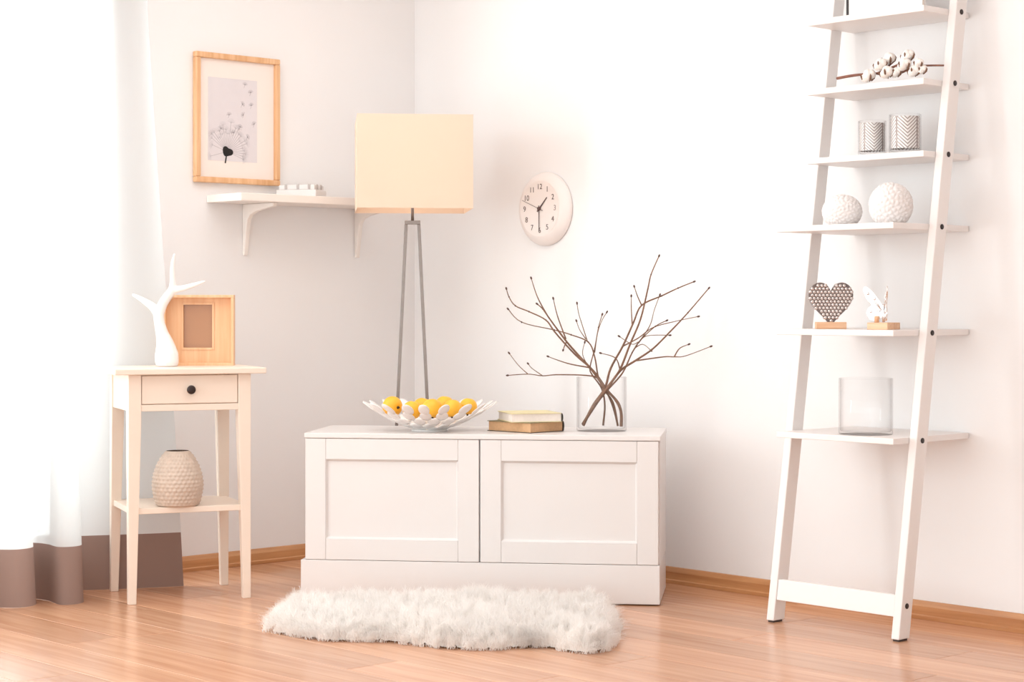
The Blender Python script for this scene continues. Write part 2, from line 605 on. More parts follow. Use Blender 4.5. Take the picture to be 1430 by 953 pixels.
# ------------------------------------------------------------------ cabinet
CAB_A = YAW - math.radians(7.4)
fr_ = cam_xy(0.498, 6.478)
cx_dir = Vector((math.cos(CAB_A), math.sin(CAB_A), 0))
cy_dir = Vector((-math.sin(CAB_A), math.cos(CAB_A), 0))
cab_c = fr_ - cx_dir * 0.605 + cy_dir * 0.21
cab = thing('low_cabinet', 'long low white cabinet with two panelled doors on a plinth', 'cabinet', cab_c, CAB_A)
D2 = 0.21
# plinth with dark levelling feet
MB().bx(-0.634, 0.606, -D2, D2 - 0.01, 0.004, 0.136).build('plinth', 'white_lacquer', cab, bevel=0.002)
for sx in (-0.56, 0.56):
    for sy in (-D2 + 0.05, D2 - 0.06):
        MB().lathe([(0.02, 0), (0.022, 0.004)], 16, (sx, sy, 0)).build('foot', 'foot_dark', cab)
body = MB()
body.bx(-0.620, -0.602, -D2 + 0.02, D2, 0.138, 0.556).bx(0.585, 0.606, -D2 + 0.02, D2, 0.138, 0.556)
body.bx(-0.602, 0.585, D2 - 0.012, D2, 0.138, 0.556).bx(-0.602, 0.585, -D2 + 0.02, D2 - 0.012, 0.138, 0.156)
body.bx(-0.019, 0.003, -D2 + 0.02, D2 - 0.012, 0.156, 0.556)
body.build('carcass', 'white_lacquer', cab, bevel=0.001)
MB().bx(-0.622, 0.609, -D2 - 0.002, D2, 0.557, 0.575).build('cabinet_top', 'white_lacquer', cab, bevel=0.003)
for x0, x1 in ((-0.618, -0.0115), (-0.0065, 0.601)):
    d = bpy.data.objects.new('door', None); COL.objects.link(d); d.parent = cab
    d.location = ((x0 + x1) / 2, -D2 + 0.02, 0.1375)
    hw, hh, st = (x1 - x0) / 2, 0.4182, 0.072
    for s in (-1, 1):
        a, b = sorted((s * hw, s * (hw - st)))
        MB().bx(a, b, -0.02, -0.001, 0, hh).build('stile', 'white_lacquer', d, bevel=0.0018)
    for a, b in ((0.0, st), (hh - st, hh)):
        MB().bx(-hw + st + 0.0004, hw - st - 0.0004, -0.0197, -0.001, a, b).build('rail', 'white_lacquer', d, bevel=0.0018)
    # bevelled moulding and recessed panel
    iw, i0, i1 = hw - st, st, hh - st
    mo = MB()
    o4 = [(-iw, -0.0195, i0), (iw, -0.0195, i0), (iw, -0.0195, i1), (-iw, -0.0195, i1)]
    e = 0.007
    n4 = [(-iw + e, -0.010, i0 + e), (iw - e, -0.010, i0 + e), (iw - e, -0.010, i1 - e), (-iw + e, -0.010, i1 - e)]
    mo.add(o4 + n4, [(i, (i + 1) % 4, 4 + (i + 1) % 4, 4 + i) for i in range(4)])
    mo.build('moulding', 'white_lacquer', d)
    MB().bx(-iw, iw, -0.0102, -0.002, i0, i1).build('panel', 'white_lacquer', d)
CT = 0.575

# ------------------------------------------------------------------ console table
TA = math.radians(69)
tab = thing('console_table', 'small cream side table with one drawer, lower shelf and tapered legs', 'table', (0.466, -1.472, 0), TA)
TT = 0.80
MB().bx(-0.262, 0.262, -0.20, 0.195, TT - 0.02, TT).build('tabletop', 'cream_paint', tab, bevel=0.003)
lw, lb = 0.044, 0.027
for sx in (-1, 1):
    for sy in (-1, 1):
        ox, oy = sx * 0.212, sy * 0.178

        def q(wd, z):
            xs = sorted((ox, ox - sx * wd)); yy = sorted((oy, oy - sy * wd))
            return [(xs[0], yy[0], z), (xs[1], yy[0], z), (xs[1], yy[1], z), (xs[0], yy[1], z)]
        lg = MB()
        lg.hexa(q(lb, 0), q(lw, 0.62)).hexa(q(lw, 0.62), q(lw, TT - 0.0205))
        lg.build('leg', 'cream_paint', tab, bevel=0.002, weld=True)
z0a, z1a = 0.655, TT - 0.0205
for sx in (-1, 1):
    a, b = sorted((sx * 0.207, sx * 0.189))
    MB().bx(a, b, -0.134, 0.134, z0a, z1a).build('side_apron', 'cream_paint', tab, bevel=0.0015)
MB().bx(-0.168, 0.168, 0.155, 0.173, z0a, z1a).build('back_apron', 'cream_paint', tab, bevel=0.0015)
MB().bx(-0.168, 0.168, -0.176, -0.150, z0a, z0a + 0.022).build('front_rail', 'cream_paint', tab, bevel=0.0015)
dr = bpy.data.objects.new('drawer', None); COL.objects.link(dr); dr.parent = tab; dr.location = (0, -0.172, z0a + 0.025)
MB().bx(-0.1655, 0.1655, -0.002, 0.016, 0, z1a - z0a - 0.029).build('drawer_front', 'cream_paint', dr, bevel=0.0015)
kb = MB().lathe([(0.006, 0), (0.006, 0.010), (0.014, 0.014), (0.0155, 0.019), (0.014, 0.023), (0.009, 0.025), (0.003, 0.0255)], 24)
kb.build('knob', 'knob_bronze', dr, loc=(0, -0.002, 0.047), rot=(PI / 2, 0, 0))
MB().bx(-0.204, 0.204, -0.17, 0.17, 0.305, 0.325).build('lower_shelf', 'cream_paint', tab, bevel=0.002)


def tab_local(p):
    v = Vector(p) - tab.location
    c, s = math.cos(-TA), math.sin(-TA)
    return Vector((v.x * c - v.y * s, v.x * s + v.y * c, v.z))


# branch-shaped white vase
vz = 6.77
vb = on_plane(233, 512, 2, TT)
vb = cam_xy((233 - CX) / FPX * vz, vz); vb.z = TT
av = thing('branch_vase', 'white ceramic vase shaped like a forked antler on the cream table', 'vase', vb)
k_ = vz / FPX


def vp(x, y, dz=0.0):
    p = at_depth(x, y, vz + dz) - vb
    return p


def rr(px_): return px_ * k_


base_y = YH + (CAMH - TT) / vz * FPX          # image row of the table surface at the vase
dy_ = base_y - 511.5
vmb = MB()


def vpath(lst, n=8):
    pts = spline([vp(x, y + dy_, dz) for x, y, r, dz in lst], 5)
    rs = [r for _, _, r, _ in lst]
    rad = []
    for i in range(len(rs) - 1):
        rad += [rr(rs[i] + (rs[i + 1] - rs[i]) * k / 5) for k in range(5)]
    rad.append(rr(rs[-1]))
    vmb.tube(pts, rad, 16)


vpath([(233, 511.3, 14.5, 0), (233, 505, 16.5, 0), (232.5, 494, 16.5, 0), (230.5, 480, 12.5, 0), (226.5, 466, 9, 0), (223, 452, 7.5, 0), (221.5, 440, 7.5, 0), (222, 432, 6.5, 0)])
vpath([(222, 441, 6.5, 0), (214, 429, 6, 0.01), (203, 421, 4.5, 0.02), (193, 415, 3.2, 0.03), (185, 411, 2.0, 0.04)])
vpath([(221.5, 443, 6.5, 0), (226, 427, 7, 0), (233, 415, 6.6, 0), (240, 406, 6.2, 0), (241.5, 395, 4.6, -0.005), (241, 382, 3.8, -0.01), (241.5, 368, 3.2, -0.015), (244, 354, 1.8, -0.02)])
vpath([(234, 413, 6, 0), (243, 405, 5.4, 0.0), (256, 402, 4.3, -0.01), (270, 398, 3.4, -0.02), (280, 394.5, 2.4, -0.03), (287, 392, 1.4, -0.035)])
vo = vmb.build('vase_body', 'ceramic_white', av)
rm = vo.modifiers.new('remesh', 'REMESH'); rm.mode = 'VOXEL'; rm.voxel_size = 0.0028; rm.use_smooth_shade = True
sm_ = vo.modifiers.new('smooth', 'SMOOTH'); sm_.iterations = 6; sm_.factor = 0.5

# deep wooden box frame
fz = 6.88
fb = cam_xy((278 - CX) / FPX * fz, fz); fb.z = TT
bf = thing('box_frame', 'deep natural wood box frame holding a dark brown pane on the cream table', 'picture frame', fb, YAW + math.radians(2.5))
hw = 0.126; hh = 0.253; t = 0.010; dd = 0.055
MB().bx(-hw, hw, -dd / 2, dd / 2, 0, t).build('bottom_board', 'box_wood', bf, bevel=0.001)
MB().bx(-hw, hw, -dd / 2, dd / 2, hh - t, hh).build('top_board', 'box_wood', bf, bevel=0.001)
for s in (-1, 1):
    a, b = sorted((s * hw, s * (hw - t)))
    MB().bx(a, b, -dd / 2, dd / 2, t, hh - t).build('side_board', 'box_wood', bf, bevel=0.001)
oc = 0.044
bk = MB()
z0o, z1o = 0.060, 0.222
xa, xb = -0.060, 0.050
for a, b, c, d in ((-hw + t, hw - t, t, z0o), (-hw + t, hw - t, z1o, hh - t), (-hw + t, xa, z0o, z1o), (xb, hw - t, z0o, z1o)):
    bk.bx(a, b, dd / 2 - 0.022, dd / 2 - 0.006, c, d)
bk.build('mount_board', 'box_wood', bf)
MB().bx(xa, xb, dd / 2 - 0.014, dd / 2 - 0.008, z0o, z1o).build('brown_pane', 'brown_glass', bf)
tr = MB()
for a, b, c, d in ((xa, xb, z0o - .004, z0o + .004), (xa, xb, z1o - .004, z1o + .004), (xa - .004, xa + .004, z0o - .004, z1o + .004), (xb - .004, xb + .004, z0o - .004, z1o + .004)):
    tr.bx(a, b, dd / 2 - 0.025, dd / 2 - 0.0215, c, d)
tr.build('inner_trim', 'box_wood', bf, bevel=0.001)

# dimpled beige vase on the lower shelf
vb2 = cam_xy((248 - CX) / FPX * 6.62, 6.62); vb2.z = 0.325
prof_b = [(0.066, 0.0), (0.074, 0.006), (0.081, 0.03), (0.0865, 0.062), (0.0865, 0.082), (0.082, 0.110), (0.072, 0.140), (0.058, 0.166), (0.046, 0.182), (0.041, 0.188), (0.038, 0.1895)]


def dimple_lathe(prof, n, m, c, nrow, ncol, amp, top_clear=0.06):
    mb = MB(); vs, fs = [], []
    zs = [p[1] for p in prof]
    tt = []
    L = [0]
    for i in range(1, len(prof)):
        L.append(L[-1] + math.hypot(prof[i][0] - prof[i - 1][0], prof[i][1] - prof[i - 1][1]))
    for j in range(m + 1):
        s = L[-1] * j / m
        i = max(k for k in range(len(L)) if L[k] <= s + 1e-9); i = min(i, len(L) - 2)
        u = (s - L[i]) / (L[i + 1] - L[i])
        r = prof[i][0] * (1 - u) + prof[i + 1][0] * u; z = prof[i][1] * (1 - u) + prof[i + 1][1] * u
        v = j / m
        for k in range(n):
            a = 2 * PI * k / n
            rowf = v * nrow
            ri = math.floor(rowf)
            cu = (k / n * ncol + 0.5 * (ri % 2)) % 1
            cv = rowf - ri
            d = math.sqrt((cu - .5) ** 2 + (cv - .5) ** 2)
            f_ = amp * (0.5 - min(d, 0.5)) * 2 * (1 if top_clear < v < 1 - top_clear else 0.15)
            vs.append((c[0] + (r + f_) * math.cos(a), c[1] + (r + f_) * math.sin(a), c[2] + z))
    for j in range(m):
        for k in range(n):
            l = (k + 1) % n
            fs.append((j * n + k, j * n + l, (j + 1) * n + l, (j + 1) * n + k))
    mb.add(vs, fs, True)
    mb.f.append(tuple(range(n))[::-1]); mb.sm.append(False)
    return mb


bv = thing('dimpled_vase', 'beige dimpled stoneware vase on the lower shelf of the cream table', 'vase', vb2)
dimple_lathe(prof_b, 192, 90, (0, 0, 0), 15, 32, 0.0032, 0.04).build('vase_body', 'stoneware', bv)
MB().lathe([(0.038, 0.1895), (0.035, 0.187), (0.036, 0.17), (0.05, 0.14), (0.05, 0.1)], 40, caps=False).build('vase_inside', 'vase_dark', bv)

# ------------------------------------------------------------------ framed dandelion print
pc = Vector((0, -0.912, 1.487))
pf = thing('framed_print', 'framed black dandelion print in a light wood frame on the wall', 'picture', pc)
PWd, PHt = 0.197, 0.5
fwid = 0.022
dpt = 0.028
MB().bx(0.001, dpt, -PWd, PWd, 0, fwid).build('frame_side', 'frame_wood', pf, bevel=0.004)
MB().bx(0.001, dpt, -PWd, PWd, PHt - fwid, PHt).build('frame_side', 'frame_wood', pf, bevel=0.004)
for s in (-1, 1):
    a, b = sorted((s * PWd, s * (PWd - fwid)))
    MB().bx(0.001, dpt, a, b, fwid, PHt - fwid).build('frame_side', 'frame_wood', pf, bevel=0.004)
MB().bx(0.001, 0.012, -PWd + fwid, PWd - fwid, fwid, PHt - fwid).build('mat_board', 'mat_board', pf)
XP = 0.0126
pa, pb = on_plane(290.5, 105, 0, XP) - pc, on_plane(359, 226, 0, XP) - pc
sheet = MB().bx(0.012, XP, pa.y, pb.y, pb.z - 0.005, pa.z - 0.005).build('print_sheet', 'print_paper', pf)
C0 = on_plane(317.5, 212, 0, XP) - pc
ink = MB(); grey = MB(); pale = MB()


def stroke(mb, p, q, w_, x):
    d = Vector((q[0] - p[0], q[1] - p[1]))
    if d.length < 1e-6: return
    n = Vector((-d.y, d.x)).normalized() * w_ / 2
    mb.add([(x, p[0] - n.x, p[1] - n.y), (x, q[0] - n.x, q[1] - n.y), (x, q[0] + n.x, q[1] + n.y), (x, p[0] + n.x, p[1] + n.y)], [(0, 1, 2, 3)])


def tuft(mb, cy, cz, r, ang, x, n=9):
    for k in range(n):
        a = ang + (k / (n - 1) - .5) * 2.6
        stroke(mb, (cy, cz), (cy + r * math.cos(a), cz + r * math.sin(a)), 0.0009, x)


poly = []
for k in range(20):
    a = 2 * PI * k / 20
    r_ = 0.021 * (1 + 0.18 * math.cos(a * 2 + 0.5) + 0.15 * math.cos(a * 3))
    poly.append((C0.y + r_ * math.cos(a), C0.z + r_ * math.sin(a)))
ink.prism(poly, XP + .0001, XP + .0006, axis=0)
stroke(ink, (C0.y - 0.004, C0.z - 0.012), (C0.y - 0.010, C0.z - 0.045), 0.006, XP + .0005)
for k in range(34):
    a = -0.7 + (PI + 1.2) * k / 33
    r_ = random.uniform(0.062, 0.115)
    p = (C0.y + 0.015 * math.cos(a), C0.z + 0.015 * math.sin(a)); q = (C0.y + r_ * math.cos(a) * 0.9, C0.z + r_ * math.sin(a))
    if q[0] > pb.y - .01 or q[0] < pa.y + .01 or q[1] < pb.z: continue
    stroke(grey, p, q, 0.0011, XP + .0003)
    tuft(pale, q[0], q[1], 0.018, a, XP + .0002)
for (tx, ty) in ((342, 119), (350, 130), (338, 146), (351, 148), (320, 161), (340, 161), (355, 174), (308, 180), (335, 178), (326, 186), (345, 192)):
    c_ = on_plane(tx, ty, 0, XP) - pc
    tuft(grey, c_.y, c_.z, 0.013, random.uniform(0.5, 2.5), XP + .0003, 8)
    stroke(grey, (c_.y, c_.z), (c_.y - 0.005, c_.z - 0.012), 0.001, XP + .0003)
ink.build('seed_head', 'ink_black', sheet); 
for mb_, nm_, mt_ in ((grey, 'seed_lines', 'ink_grey'), (pale, 'seed_tufts', 'ink_pale')):
    o = mb_.build(nm_, mt_, sheet); o['kind'] = 'stuff'

# ------------------------------------------------------------------ wall shelf
SZ = 1.41
ws = thing('wall_shelf', 'narrow white wall shelf on two curved brackets below the framed print', 'shelf', (0, -0.67, SZ))
MB().bx(0.001, 0.23, -0.375, 0.365, 0, 0.03).build('shelf_board', 'shelf_paint', ws, bevel=0.003)
for yy in (-0.869, -0.314):
    outer = [(0.001, -0.20), (0.001, -0.0005), (0.205, -0.0005), (0.205, -0.014)]
    inner = [(0.15, -0.021), (0.09, -0.030), (0.052, -0.042), (0.034, -0.062), (0.026, -0.10), (0.018, -0.16), (0.012, -0.20)]
    MB().prism([(p, q_) for p, q_ in outer + inner][::-1], yy + 0.67 - 0.010, yy + 0.67 + 0.010, axis=1).build('bracket', 'shelf_paint', ws, bevel=0.003)
# small white box
bxp = Vector((0.118, -0.68, SZ + 0.03))
sb = thing('trinket_box', 'small white lidded box with grey clasps on the wall shelf', 'box', bxp, YAW - math.radians(16))
MB().bx(-0.083, 0.083, -0.055, 0.055, 0, 0.027).build('box_body', 'white_lacquer', sb, bevel=0.002)
lid = MB().bx(-0.074, 0.074, -0.049, 0.049, 0.0272, 0.046).build('lid', 'white_lacquer', sb, bevel=0.002)
for x in (-0.045, 0.005, 0.052):
    MB().bx(x - 0.005, x + 0.005, -0.0515, -0.047, 0.029, 0.0485).build('clasp', 'clasp_grey', lid, bevel=0.001)
for y in (-0.02, 0.02):
    MB().bx(0.0715, 0.0765, y - 0.005, y + 0.005, 0.029, 0.0485).build('clasp', 'clasp_grey', lid, bevel=0.001)

# ------------------------------------------------------------------ floor lamp
LZ = 7.26
lp = cam_xy((576 - CX) / FPX * LZ, LZ)
lamp = thing('floor_lamp', 'floor lamp with square cream shade on slim steel legs behind the cabinet', 'lamp', lp, YAW + math.radians(5.8))
kz = LZ / FPX
z_of = lambda y: CAMH + (YH - y) * kz
ksh = (LZ - 0.214) / FPX
sh0, sh1 = CAMH + (YH - 290.5) * ksh, CAMH + (YH - 159) * ksh
hs = 0.213
sm = MB()
tk = 0.0015
sm.bx(-hs, hs, -hs, -hs + tk, sh0, sh1).bx(-hs, hs, hs - tk, hs, sh0, sh1)
sm.bx(-hs, -hs + tk, -hs + tk, hs - tk, sh0, sh1).bx(hs - tk, hs, -hs + tk, hs - tk, sh0, sh1)
shade = sm.build('lamp_shade', 'shade_cloth', lamp)
sp = MB()
for zz in (sh0 + 0.004, sh1 - 0.004):
    pass
sp.tube([(-hs + .003, 0, sh1 - 0.03), (hs - .003, 0, sh1 - 0.03)], 0.002, 6).tube([(0, -hs + .003, sh1 - 0.03), (0, hs - .003, sh1 - 0.03)], 0.002, 6)
sp.build('shade_spider', 'brushed_steel', shade)
zt = z_of(311)
MB().tube([(0, 0, zt), (0, 0, sh0 + 0.10)], 0.0055, 12).tube([(0, 0, sh0 + .10), (0, 0, sh1 - 0.028)], 0.003, 8).build('stem', 'brushed_steel', lamp)
MB().bx(-0.029, 0.029, -0.012, 0.012, zt - 0.007, zt + 0.007).build('top_bar', 'brushed_steel', lamp, bevel=0.001)
for s in (-1, 1):
    xt, x0 = s * 0.024, s * 0.086
    w2 = 0.006
    MB().hexa([(x0 - w2, -w2, 0.018), (x0 + w2, -w2, 0.018), (x0 + w2, w2, 0.018), (x0 - w2, w2, 0.018)],
              [(xt - w2, -w2, zt - .007), (xt + w2, -w2, zt - .007), (xt + w2, w2, zt - .007), (xt - w2, w2, zt - .007)]).build('leg', 'brushed_steel', lamp, bevel=0.001)
MB().bx(-0.11, 0.11, -0.11, 0.11, 0, 0.018).build('base', 'brushed_steel', lamp, bevel=0.003)
MB().ball((0, 0, 0), (0.03, 0.03, 0.038)).build('bulb', 'bulb_glow', lamp, loc=(0, 0, sh0 + 0.15))
pd = bpy.data.lights.new('bulb_light', 'POINT'); pd.energy = 1.1; pd.color = (1, 0.84, 0.66); pd.shadow_soft_size = 0.04
po = bpy.data.objects.new('bulb_light', pd); COL.objects.link(po); po.parent = lamp; po.location = (0, 0, sh0 + 0.15)

# ------------------------------------------------------------------ wall clock
ck = Vector((0.803, 0, 1.392))
clock = thing('wall_clock', 'round white wall clock with dark numerals and thin hands', 'clock', ck, 0)
prc = [(0.143, 0.001), (0.145, 0.008), (0.141, 0.018), (0.128, 0.030), (0.114, 0.0385), (0.108, 0.040)]
MB().lathe(prc, 72).build('case', 'clock_plastic', clock, rot=(PI / 2, 0, 0))
FY = -0.0405
MB().lathe([(0.107, 0), (0.107, 0.0008)], 72).build('dial', 'clock_plastic', clock, rot=(PI / 2, 0, 0), loc=(0, -0.040, 0))


def text_mesh(txt, size):
    cd = bpy.data.curves.new('numeral', 'FONT')
    cd.body = txt; cd.size = size; cd.align_x = 'CENTER'; cd.align_y = 'CENTER'; cd.extrude = 0.0003
    to = bpy.data.objects.new('numeral', cd); COL.objects.link(to)
    dg = bpy.context.evaluated_depsgraph_get()
    me = bpy.data.meshes.new_from_object(to.evaluated_get(dg))
    bpy.data.objects.remove(to); bpy.data.curves.remove(cd)
    return me


for h in range(1, 13):
    a = PI / 2 - h * PI / 6
    me = text_mesh(str(h), 0.030)
    me.materials.clear(); me.materials.append(M['pale_clock_ink' if h == 3 else 'clock_ink'])
    o = bpy.data.objects.new('numeral', me); COL.objects.link(o); o.parent = clock
    o.rotation_euler = (PI / 2, 0, 0)
    o.location = (0.085 * math.cos(a), FY - 0.0007, 0.085 * math.sin(a))


def hand(name, ang, l0, l1, w_, y, m='clock_ink'):
    mb = MB()
    d = Vector((math.cos(ang), math.sin(ang))); n = Vector((-d.y, d.x)) * w_ / 2
    ps = [d * -l0 - n, d * l1 - n * .6, d * l1 + n * .6, d * -l0 + n]
    mb.prism([(p.x, p.y) for p in ps], y - 0.0005, y + 0.0005, axis=1)
    return mb.build(name, m, clock)


hand('hour_hand', PI / 2 - 1.5 * PI / 6, 0.016, 0.060, 0.006, FY - 0.003)
hand('minute_hand', -PI / 2, 0.012, 0.088, 0.0042, FY - 0.0045)
hand('second_hand', PI / 2 + math.radians(69), 0.024, 0.100, 0.002, FY - 0.006)
MB().lathe([(0.007, 0), (0.007, 0.007)], 20).build('hub', 'clock_ink', clock, rot=(PI / 2, 0, 0), loc=(0, FY - 0.0005, 0))

# ------------------------------------------------------------------ ladder shelf
UL0, UL1, UR0, UR1 = 2.247, 2.277, 2.731, 2.760
LE = (0.42 - 0.111) / 1.974
lad = thing('ladder_shelf', 'white ladder shelf leaning against the wall with six tiers and black bolts', 'shelf', ((UL0 + UR1) / 2, -0.39, 0))
lo = lad.location
pv = lambda z: -0.42 + LE * z
PDEP = 0.056
ZTOP = 2.32
for a, b in ((UL0, UL1), (UR0, UR1)):
    mb = MB()

    def qd(z, off=0.0):
        return [(a - lo.x, pv(z) - lo.y, z), (b - lo.x, pv(z) - lo.y, z), (b - lo.x, pv(z) + PDEP - lo.y, z), (a - lo.x, pv(z) + PDEP - lo.y, z)]
    mb.hexa(qd(0.006), qd(ZTOP)).build('post', 'white_paint', lad, bevel=0.003)
    zz = 0.0
    MB().bx(a + .004 - lo.x, b - .004 - lo.x, pv(0) + .006 - lo.y, pv(0) + PDEP - .006 - lo.y, 0, 0.006).build('foot_pad', 'foot_dark', lad)
TH = 0.019
tiers = [(0.593, 0.405), (0.922, 0.405), (1.250, 0.405), (1.476, 0.249), (1.700, 0.249), (1.926, 0.247)]
for z, dpt_ in tiers:
    MB().bx(UL1 + .0005 - lo.x, UR0 - .0005 - lo.x, -dpt_ - lo.y, -0.003 - lo.y, z, z + TH).build('shelf_board', 'white_paint', lad, bevel=0.002)
    bz = z + TH / 2
    bm_ = MB().lathe([(0.0085, 0), (0.0085, 0.002), (0.006, 0.0032)], 20)
    bm_.build('bolt', 'bolt_black', lad, rot=(0, PI / 2, 0), loc=(UR1 - lo.x, pv(bz) + PDEP * .5 - lo.y, bz))
    bm_.build('bolt', 'bolt_black', lad, rot=(0, -PI / 2, 0), loc=(UL0 - lo.x, pv(bz) + PDEP * .5 - lo.y, bz))
zb = 0.105
MB().hexa([(UL1 + .0005 - lo.x, pv(.072) + .004 - lo.y, .072), (UR0 - .0005 - lo.x, pv(.072) + .004 - lo.y, .072), (UR0 - .0005 - lo.x, pv(.072) + .024 - lo.y, .072), (UL1 + .0005 - lo.x, pv(.072) + .024 - lo.y, .072)],
          [(UL1 + .0005 - lo.x, pv(.137) + .004 - lo.y, .137), (UR0 - .0005 - lo.x, pv(.137) + .004 - lo.y, .137), (UR0 - .0005 - lo.x, pv(.137) + .024 - lo.y, .137), (UL1 + .0005 - lo.x, pv(.137) + .024 - lo.y, .137)]).build('crossbar', 'white_paint', lad, bevel=0.002)
bm_.build('bolt', 'bolt_black', lad, rot=(0, PI / 2, 0), loc=(UR1 - lo.x, pv(zb) + PDEP * .45 - lo.y, zb))
TZ = [z + TH for z, _ in tiers]


def on_tier(k, px_, v):
    """point on tier k at wall distance v, in the column px_"""
    p = on_plane(px_, 400, 1, -v)
    return Vector((p.x, -v, TZ[k]))


# glass cylinder on the lowest tier
g = thing('glass_vase', 'empty clear glass cylinder vase on the lowest ladder shelf tier', 'vase', on_tier(0, 1209, 0.30))


def glass_cyl(parent, r, h, wall=0.004, base=0.009, name='glass'):
    pr = [(0.0005, 0), (r - .003, 0), (r, .003), (r, h - .001), (r - wall / 2, h), (r - wall, h - .001), (r - wall, base + .004), (r - wall - .004, base), (0.0005, base)]
    return MB().lathe(pr, 64, closed=True).build(name, 'clear_glass', parent)


glass_cyl(g, 0.084, 0.176)

# silver heart on a wooden block
def heart_poly(w_, h_, n=48):
    pts = []
    for k in range(n):
        t_ = 2 * PI * k / n
        pts.append((16 * math.sin(t_) ** 3, 13 * math.cos(t_) - 5 * math.cos(2 * t_) - 2 * math.cos(3 * t_) - math.cos(4 * t_)))
    xs = [p[0] for p in pts]; zs = [p[1] for p in pts]
    return [((p[0]) / (max(xs) - min(xs)) * w_, (p[1] - min(zs)) / (max(zs) - min(zs)) * h_) for p in pts][::-1]


hp = on_tier(1, 1160, 0.30)
ht = thing('heart_figurine', 'studded silver heart standing on a small wooden block', 'figurine', hp, YAW - math.radians(2))
MB().bx(-0.048, 0.048, -0.02, 0.02, 0, 0.022).build('wood_base', 'block_wood', ht, bevel=0.0015)
HPOLY = heart_poly(0.140, 0.146)
hpz = 0.002
hb = MB().prism([(p[0], p[1] + hpz) for p in HPOLY][::-1], -0.012, 0.012, axis=1).build('heart', 'heart_core', ht, bevel=0.003)


def inside(p, poly):
    c = False
    j = len(poly) - 1
    for i in range(len(poly)):
        if (poly[i][1] > p[1]) != (poly[j][1] > p[1]) and p[0] < (poly[j][0] - poly[i][0]) * (p[1] - poly[i][1]) / (poly[j][1] - poly[i][1]) + poly[i][0]:
            c = not c
        j = i
    return c


st = MB()
dx = 0.0118
for j in range(16):
    for i in range(-8, 9):
        p = (i * dx + (j % 2) * dx / 2, j * dx * 0.86 + 0.004)
        if inside((p[0] * 1.05, p[1] + (p[1] - 0.08) * 0.04), HPOLY):
            for s in (-1, 1):
                st.ball((p[0], s * 0.012, p[1] + hpz), (0.0061, 0.0055, 0.0061), 10, 6)
so = st.build('studs', 'aged_silver', ht); so['kind'] = 'stuff'

# butterfly on a wooden block
bp_ = on_tier(1, 1236, 0.30)
bt = thing('butterfly_figurine', 'silver butterfly with raised wings standing on a small wooden block', 'figurine', bp_, YAW + math.radians(-41))
MB().bx(-0.036, 0.036, -0.048, 0.03, 0, 0.022).build('wood_base', 'block_wood', bt, bevel=0.0015)
wing = [(0, 0.0), (0.018, -0.012), (0.040, -0.010), (0.050, 0.008), (0.046, 0.026), (0.036, 0.036), (0.050, 0.052), (0.060, 0.078), (0.058, 0.092), (0.046, 0.092), (0.026, 0.072), (0.010, 0.050), (0.002, 0.036)]
for s, ang in ((-1, math.radians(-25)), (1, math.radians(-52))):
    wm = MB()
    ps = [(s * p[0], p[1]) for p in [(v.x, v.y) for v in spline([(x, y, 0) for x, y in wing + wing[:1]], 3)][:-1]]
    if s > 0: ps = ps[::-1]
    wm.prism(ps, -0.002, 0.002, axis=1)
    wo = wm.build('wing', 'silver', bt, bevel=0.0008, loc=(s * 0.003, -0.008, 0.040), rot=(0, 0, s * ang))
    # raised veins
    vn = MB()
    for q_ in ((0.052, 0.082), (0.044, 0.060), (0.046, 0.016), (0.036, 0.000), (0.034, 0.072)):
        vn.tube([(s * 0.004, -0.0025, 0.02), (s * q_[0] * .9, -0.0025, q_[1] * .95)], 0.0012, 6)
    for q_ in ((0.050, 0.072), (0.040, 0.016), (0.028, 0.056)):
        vn.ball((s * q_[0] * 0.92, -0.003, q_[1]), (0.004, 0.0018, 0.005), 8, 6)
    vn.build('veins', 'silver', wo)
MB().tube(spline([(0, -0.008, 0.024), (0, -0.010, 0.05), (0, -0.009, 0.078)], 4), [0.004, 0.005, 0.0055, 0.006, 0.0055, 0.005, 0.005, 0.005, 0.003], 10).build('body', 'silver', bt)
MB().lathe([(0.0075, 0), (0.0075, 0.018), (0.005, 0.02)], 16, (-0.012, -0.03, 0.0222)).build('peg', 'block_wood', bt)

# relief balls
FIB = []
for k in range(260):
    z = 1 - 2 * (k + .5) / 260; a = k * 2.399963
    FIB.append(Vector((math.sqrt(1 - z * z) * math.cos(a), math.sqrt(1 - z * z) * math.sin(a), z)))
FN = np.array([tuple(v) for v in FIB]) + np.random.default_rng(3).normal(0, 0.035, (260, 3))
FN /= np.linalg.norm(FN, axis=1)[:, None]


